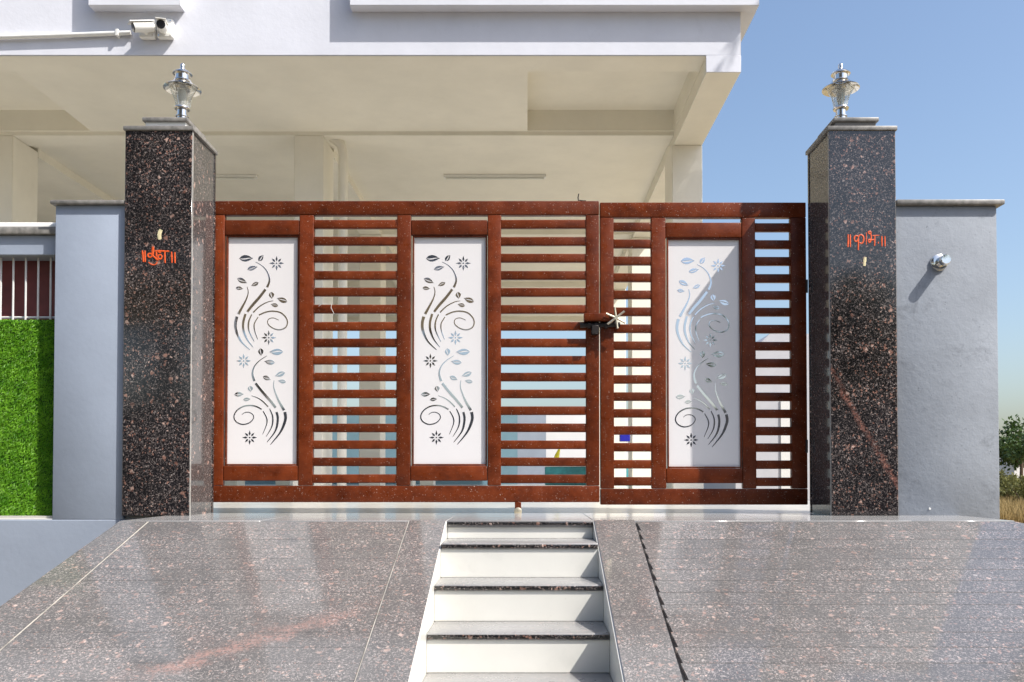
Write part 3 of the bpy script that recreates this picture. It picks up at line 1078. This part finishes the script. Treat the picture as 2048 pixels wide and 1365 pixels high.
# ================================================================== HOUSE ON COLUMNS
HY = 6.6
CEIL = ZC + 3.187
h = thing('house', 'white house on columns above the parking floor', 'house', (-2, 8, FL))
HX0, HX1, HB = -9.0, X(1483, HY, 300), 19.0
BX0 = X(1413, HY, 300)                                   # inner edge of the side beam
box('front_wall', HX0, HX1, HY, HY + .12, CEIL + .006, CEIL + 1.9, 'white_ext', h, .004, 1)
box('flank_wall', HX1 - .12, HX1, HY + .121, HB, CEIL + .30, CEIL + 1.9, 'white_ext', h)
# ceiling with two sunk fields
zs = .195
xb = [HX0, -6.3, X(181, 8.05, 263), 0.0, BX0 - .004, HX1 - .003]
yb_ = [HY + .004, 6.86, 8.05, HB]
sunk = {(1, 1), (3, 1)}
bm = bmesh.new()
for i in range(5):
    for j in range(3):
        zz = CEIL + (zs if (i, j) in sunk else .002)
        f = [bm.verts.new((x, y, zz)) for x, y in ((xb[i], yb_[j]), (xb[i], yb_[j + 1]), (xb[i + 1], yb_[j + 1]), (xb[i + 1], yb_[j]))]
        bm.faces.new(f)
        if (i, j) in sunk:
            lo = [bm.verts.new((v.co.x, v.co.y, CEIL + .002)) for v in f]
            for k in range(4):
                m_ = (k + 1) % 4
                bm.faces.new((f[k], f[m_], lo[m_], lo[k]))
me = bpy.data.meshes.new('ceiling')
bm.to_mesh(me); bm.free()
for v in me.vertices:
    v.co -= WL[h]
link('ceiling', me, 'cream', h, WL[h])
box('roof_slab', HX0, HX1 - .13, HY + .121, HB, CEIL + .32, CEIL + .5, 'cream', h)
# beams and columns on a grid
colx = [(X(-40, 8.07, 600), X(22, 8.07, 600)), (X(587, 8.07, 600), X(646, 8.07, 600)), (X(1345, 8.07, 600), HX1 - .002)]
rows = [8.07, 11.24, 14.4, 17.6]
drop = .085
box('beam', BX0, HX1 - .0005, HY + .006, HB, CEIL - .123, CEIL + .001, 'cream', h, .004, 1)
box('beam_end', BX0, HX1, HY - .002, HY + .0055, CEIL - .124, CEIL + .0055, 'white_ext', h, .002, 1)
for (a, c2) in colx[:2]:
    box('beam', a, c2, 8.491, HB, CEIL - drop + .003, CEIL + .001, 'cream', h)
for y in rows:
    box('beam', HX0, BX0 - .001, y + .002, y + .26, CEIL - (drop if y > 9 else .035), CEIL + .0015, 'cream', h)
    for k, (a, c2) in enumerate(colx):
        box('column', a, c2, y, y + .42, FL + .0005, CEIL - ((drop + .0005 if y > 9 else .0355) if k < 2 else .1235), 'cream2', h, .006, 1)
# projecting bands above
LB = Z(11, HY - .1)
box('sun_ledge', X(176, HY - .1, 11), X(360, HY - .1, 11), HY - .10, HY - .0005, LB, LB + .35, 'white_ext', h, .004, 1)
box('sun_ledge', X(699, HY - .1, 11), HX1 + .115, HY - .10, HY - .0005, LB, LB + .35, 'white_ext', h, .004, 1)
box('side_ledge', HX1 + .0005, HX1 + .115, HY - .0004, HB, LB + .001, LB + .35, 'white_ext', h)
# rainwater pipe on the middle column
pp = [(X(655, 8.0, 300), 8.02, FL + .01), (X(655, 8.0, 300), 8.02, Z(292, 8.0)), (X(650, 8.0, 300), 8.02, Z(272, 8.0)), (X(625, 8.0, 300), 8.0, Z(253, 8.0)), (X(608, 8.0, 300), 7.98, CEIL)]
tube('rain_pipe', [(x + .10, y + .19, z) for x, y, z in pp], .045, 'cream2', h, 14)
# tube lights under the ceiling
for a, c2 in ((888, 1092), (330, 515)):
    x0, x1 = X(a, 9.25, 352), X(c2, 9.25, 352)
    t_ = thing('tube_light', 'slim batten tube light under the ceiling, ' + ('behind the gate opening' if a > 800 else 'partly behind the turf-side pillar'), 'light', ((x0 + x1) / 2, 9.25, CEIL - .03), 'tube lights under the parking ceiling')
    box('batten', x0, x1, 9.22, 9.27, CEIL - .030, CEIL + .001, 'white_plastic', t_, .003, 1)
    tube('tube', [(x0 + .02, 9.235, CEIL - .042), (x1 - .02, 9.235, CEIL - .042)], .011, 'tube', t_, 10)

# security cameras and conduit on the fascia
cd = thing('cable_conduit', 'white plastic conduit running along the fascia to the cameras', 'conduit', pt(0, 75, HY))
cpts = [pt(-160, 82, HY - .022), pt(0, 75, HY - .022), pt(130, 71, HY - .022), pt(262, 66, HY - .022)]
tube('pipe', cpts, .017, 'white_plastic', cd, 12)
q = pt(236, 66.5, HY - .02)
box('clip', q.x - .012, q.x + .012, HY - .044, HY - .0005, q.z - .03, q.z + .022, 'white_plastic', cd, .003, 1)


def cctv(px, py, aim, label):
    c0 = pt(px, py, HY)
    o = thing('security_camera', label, 'camera', c0, 'security cameras on the fascia')
    box('junction_box', c0.x - .060, c0.x + .060, HY - .052, HY - .0005, c0.z - .072, c0.z + .072, 'white_plastic', o, .012, 3)
    for sx in (-1, 1):
        for sz in (-1, 1):
            lathe('screw', [(0, .0515), (.005, .0515), (.005, .0535), (0, .0535)], 'steel', o, c0 + Vector((sx * .044, 0, sz * .056)), 8, 'Y')
    aim = Vector(aim).normalized()
    j = c0 + Vector((.0, -.07, -.034))
    tube('bracket_arm', [c0 + Vector((0, -.05, -.034)), j, j + Vector((0, -.02, .02))], [.02, .014, .014], 'white_plastic', o, 12)
    b0 = j + Vector((0, -.02, .018)) - aim * .075
    tube('camera_body', [b0, b0 + aim * .01, b0 + aim * .15, b0 + aim * .155], [.022, .035, .036, .034], 'white_plastic', o, 20)
    tube('lens_face', [b0 + aim * .1552, b0 + aim * .160], [.032, .030], 'black_plastic', o, 20)
    up = aim.cross(Vector((0, 0, 1))).cross(aim).normalized()
    sd = aim.cross(up).normalized()
    bm = bmesh.new()
    for (s0, s1, u0, u1, t0, t1) in ((-.036, .036, .034, .040, .0, .178),):
        r_ = bmesh.ops.create_cube(bm, size=1)
        for v in r_['verts']:
            k = v.co
            v.co = sd * ((s0 + s1) / 2 + k.x * (s1 - s0)) + up * ((u0 + u1) / 2 + k.y * (u1 - u0)) + aim * ((t0 + t1) / 2 + k.z * (t1 - t0)) + b0 - c0
    link('rain_hood', mesh_from(bm, 'rain_hood'), 'white_plastic', o, c0)
    return o


cctv(299, 63, (-.85, -.62, -.34), 'white security camera turned along the fascia at the conduit end')
cctv(334.5, 63, (.22, -.8, -.16), 'white security camera facing the street, clear of the conduit')

# things at the back of the parking floor
bw = thing('rear_wall', 'dull blue and white low wall behind the parking floor', 'wall', (-2, 20.6, FL))
zt2 = Z(824, 20.6)
box('wall_panel', X(300, 20.6), X(1035, 20.6), 20.6, 20.8, 0, zt2, 'blue_wall2', bw)
box('wall_panel', X(1035, 20.6) + .001, X(1092, 20.6), 20.6, 20.8, 0, zt2, 'blue', bw)
box('wall_panel', X(1092, 20.6) + .001, X(1330, 20.6), 20.6, 20.8, 0, zt2, 'far_white', bw)
pn = thing('teal_trough', 'low teal trough standing on the parking floor behind the gate', 'trough', (X(1170, 18.3), 18.3, FL))
box('trough_body', X(1090, 18.3), X(1256, 18.3), 18.2, 18.6, FL + .0005, Z(934, 18.2), 'teal', pn, .02, 2)
box('rim', X(1088, 18.2), X(1258, 18.2), 18.17, 18.63, Z(934, 18.2) + .0005, Z(934, 18.2) + .03, 'far_white', pn, .01, 1)
bb = box('meter_box', X(1238, 11.2), X(1258, 11.2), 11.10, 11.2, Z(884, 11.2), Z(864, 11.2), 'royal', None, .006, 1)
tag(bb, 'small royal blue box beside the far column', 'box')
yl = tube('yellow_pole', [pt(1110, 930, 18.4), pt(1114, 912, 18.4), pt(1119, 898, 18.4)], [.06, .05, .02], 'yellow', None, 8)
tag(yl, 'short yellow stake leaning in the teal trough', 'stake')
sh = thing('pale_shed', 'pale grey shed with sloping roof seen through the narrow gate leaf', 'shed', (X(1545, 24), 25, 0))
bm = bmesh.new()
x0, x1 = X(1470, 24), X(1640, 24)
pr = [(x0, 0), (x1, 0), (x1, Z(668, 24)), (X(1540, 24), Z(668, 24)), (x0, Z(735, 24))]
a = [bm.verts.new((x - WL[sh].x, 24 - 25, z)) for x, z in pr]
c2 = [bm.verts.new((x - WL[sh].x, 29 - 25, z)) for x, z in pr]
bm.faces.new(a); bm.faces.new(c2[::-1])
for i in range(5):
    j = (i + 1) % 5
    bm.faces.new((a[i], c2[i], c2[j], a[j]))
link('shed_wall', mesh_from(bm, 'shed_wall'), 'shed', sh, WL[sh])
box('door_panel', X(1560, 24), X(1600, 24), 23.96, 23.999, .0, Z(800, 24), 'bar_white', sh)


# ================================================================== PLANTS AND FAR THINGS
def crown_mesh(name, centre, rx, ry, rz_, n, size, mat, parent, seed, clumps=9):
    r = random.Random(seed)
    cl = []
    for _ in range(clumps):
        v = Vector((r.gauss(0, 1), r.gauss(0, 1), r.gauss(0, 1))).normalized() * r.uniform(.25, .75)
        cl.append((Vector((v.x * rx, v.y * ry, v.z * rz_)), r.uniform(.28, .5)))
    V, Fc = [], []
    for _ in range(n):
        c_, k = r.choice(cl)
        d = Vector((r.gauss(0, 1), r.gauss(0, 1), r.gauss(0, 1))).normalized() * (r.random() ** .4) * k
        p = c_ + Vector((d.x * rx, d.y * ry, d.z * rz_))
        a = Vector((r.uniform(-1, 1), r.uniform(-1, 1), r.uniform(-.6, 1))).normalized()
        s = a.cross(Vector((r.uniform(-1, 1), r.uniform(-1, 1), r.uniform(-1, 1)))).normalized()
        ln = size * r.uniform(.6, 1.3)
        i = len(V)
        V += [p, p + a * ln * .5 + s * ln * .28, p + a * ln, p + a * ln * .5 - s * ln * .28]
        Fc.append((i, i + 1, i + 2, i + 3))
    me = bpy.data.meshes.new(name)
    me.from_pydata(V, [], Fc)
    return link(name, me, mat, parent, centre)


def tree(loc, hgt, spread, label, n=2600, size=.28, seed=1, mat='leaf', group='trees beyond the walls'):
    loc = Vector(loc)
    t = thing('tree', label, 'tree', loc, group)
    r = random.Random(seed)
    bm = bmesh.new()
    th = hgt * .45
    add_tube(bm, [(0, 0, -.1), (r.uniform(-.1, .1), r.uniform(-.1, .1), th * .5), (r.uniform(-.2, .2), r.uniform(-.2, .2), th), (r.uniform(-.3, .3), 0, hgt * .8)], [hgt * .03, hgt * .024, hgt * .018, hgt * .006], 8)
    for k in range(6):
        an = r.uniform(0, 6.28)
        z0 = th * r.uniform(.7, 1.2)
        add_tube(bm, [(0, 0, z0), (math.cos(an) * spread * .3, math.sin(an) * spread * .3, z0 + hgt * .16), (math.cos(an) * spread * .65, math.sin(an) * spread * .65, z0 + hgt * .28)], [hgt * .012, hgt * .009, hgt * .003], 6)
    link('trunk', mesh_from(bm, 'trunk', True), 'bark', t, loc)
    crown_mesh('crown', loc + Vector((0, 0, hgt * .66)), spread, spread, hgt * .40, n, size, mat, t, seed, 12)
    return t


# right-hand distance
tree((X(2040, 62), 62, 0), 5.6, 2.6, 'dark green tree beyond the dry field, next to the wall end', 3000, .30, 4)
tree((X(2085, 58), 58, 0), 5.0, 2.5, 'dark green tree beyond the dry field, in front of the far white house', 2500, .30, 5)
tree((X(2150, 70), 70, 0), 6.5, 3.2, 'tall green tree behind the far white house', 2500, .34, 6)
fh = thing('far_house', 'far white house with flat roof beyond the dry field', 'house', (X(2070, 66), 66, 0))
x0, x1 = X(2026, 64), X(2110, 64)
box('wall', x0, x1, 64, 70, 0, Z(897, 64), 'far_white', fh)
box('roof', x0 - .3, x1 + .3, 63.7, 70.3, Z(897, 64) + .001, Z(890, 64), 'far_white', fh)
for k in range(2):
    xw = x0 + .7 + k * 1.5
    w_ = box('window', xw, xw + .8, 63.95, 63.999, Z(925, 64), Z(906, 64), 'far_glass', fh)
    box('sill', xw - .05, xw + .85, 63.9, 63.999, Z(926.5, 64), Z(925, 64) - .002, 'far_white', w_)
for k, (bx, by, s) in enumerate(((2030, 34, .75), (2052, 31, .9), (2016, 40, .8), (2075, 36, 1.0), (2040, 47, 1.1), (2012, 52, 1.2))):
    x = X(bx, by)
    bu = thing('dry_bush', ['olive bush with yellow tips by the wall end', 'wide olive bush on the dry field', 'low olive bush behind the wall end', 'large olive bush on the dry field', 'olive bush half way across the dry field', 'far olive bush under the dark trees'][k], 'bush', (x, by, 0), 'bushes on the dry field')
    bm = bmesh.new()
    r = random.Random(k)
    for q in range(7):
        an = r.uniform(0, 6.28)
        add_tube(bm, [(0, 0, -.03), (math.cos(an) * .3 * s, math.sin(an) * .3 * s, .7 * s), (math.cos(an) * .6 * s, math.sin(an) * .6 * s, 1.25 * s)], [.02, .014, .005], 5)
    link('stems', mesh_from(bm, 'stems'), 'bark', bu, WL[bu])
    crown_mesh('crown', Vector((x, by, .85 * s)), s * 1.0, s * 1.0, s * .8, 1500, .13, 'bush', bu, 20 + k, 10)
V, Fc = [], []
r = random.Random(11)
for _ in range(16000):
    by = 22 + 34 * r.random() ** 1.4
    x = r.uniform(X(1985, by), X(2110, by))
    hh = r.uniform(.25, .85)
    an = r.uniform(0, 3.14)
    s = Vector((math.cos(an), math.sin(an), 0)) * .012
    lean = Vector((r.uniform(-.3, .3), r.uniform(-.3, .3), 1)) * hh
    i = len(V)
    p = Vector((x, by, -.01))
    V += [p - s, p + s, p + lean * .6 + s * .7, p + lean * .6 - s * .7, p + lean + Vector((r.uniform(-.1, .1), 0, -.03))]
    Fc += [(i, i + 1, i + 2, i + 3), (i + 3, i + 2, i + 4)]
me = bpy.data.meshes.new('dry_grass')
me.from_pydata(V, [], Fc)
tag(link('dry_grass', me, 'dry'), 'tall dry grass on the open field', 'grass', None, 'stuff')

# across the street: the house and trees that the polished stone and steel mirror
oh = thing('opposite_house', 'shaded house on columns across the street, seen only in reflections', 'house', (-6, -12, 0))
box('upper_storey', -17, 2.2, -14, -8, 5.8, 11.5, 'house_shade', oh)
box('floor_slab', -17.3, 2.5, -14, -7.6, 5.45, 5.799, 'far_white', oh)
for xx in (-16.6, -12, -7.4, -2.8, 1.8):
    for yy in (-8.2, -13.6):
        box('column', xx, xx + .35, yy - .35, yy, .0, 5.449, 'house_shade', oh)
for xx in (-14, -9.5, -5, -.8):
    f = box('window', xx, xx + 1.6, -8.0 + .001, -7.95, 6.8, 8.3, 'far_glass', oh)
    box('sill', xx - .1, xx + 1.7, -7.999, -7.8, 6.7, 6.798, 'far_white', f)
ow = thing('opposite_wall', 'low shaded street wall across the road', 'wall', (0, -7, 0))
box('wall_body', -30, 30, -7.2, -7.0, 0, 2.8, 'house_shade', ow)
for k, (x, y, hh, sp) in enumerate(((6.5, -10, 5.6, 2.6), (11, -11, 6.2, 2.9), (16, -10, 5.4, 2.6))):
    tree((x, y, 0), hh, sp, ['leafy tree beside the house across the street', 'middle one of three leafy trees across the street', 'leafy tree farthest from the house across the street'][k], 2600, .34, 40 + k, group='trees across the street')

# a palm outside the wall, whose fronds dapple the nearest column
pm = thing('palm_tree', 'slender palm outside the wall whose fronds shade the column', 'palm', (4.62, 6.27, 0))
base = WL[pm]
bm = bmesh.new()
add_tube(bm, [(0, 0, -.1), (.06, 0, 2.5), (.02, .03, 5.5), (0, 0, 8.3)], [.17, .13, .11, .09], 12)
link('trunk', mesh_from(bm, 'trunk', True), 'bark', pm, base)
r = random.Random(5)
for k in range(13):
    an = 2 * math.pi * k / 13 + r.uniform(-.15, .15)
    el = r.uniform(.1, .9)
    hd_ = Vector((math.cos(an), math.sin(an), 0))
    pts3 = [Vector((0, 0, 8.3)) + hd_ * (1.35 * t) + Vector((0, 0, el * 1.1 * t - 1.15 * t * t)) for t in [i / 10 for i in range(11)]]
    bm = bmesh.new()
    add_tube(bm, pts3, [.018 - .0014 * i for i in range(11)], 5)
    for i in range(1, 11):
        for f in (0, .5):
            p0 = pts3[i] if f == 0 else pts3[i].lerp(pts3[i - 1], .5)
            tdir = (pts3[i] - pts3[i - 1]).normalized()
            for sgn in (-1, 1):
                sd = tdir.cross(Vector((0, 0, 1))).normalized() * sgn
                d = (sd + tdir * .7 + Vector((0, 0, -.25))).normalized()
                ln = .42 * math.sin(math.pi * min(.95, .2 + i / 13))
                q = tdir * .018
                vs = [bm.verts.new(v) for v in (p0 - q, p0 + q, p0 + d * ln * .6 + q * .8, p0 + d * ln, p0 + d * ln * .6 - q * .8)]
                bm.faces.new(vs)
    me = bpy.data.meshes.new('frond')
    bm.to_mesh(me); bm.free()
    link('frond', me, 'leaf', pm, base)
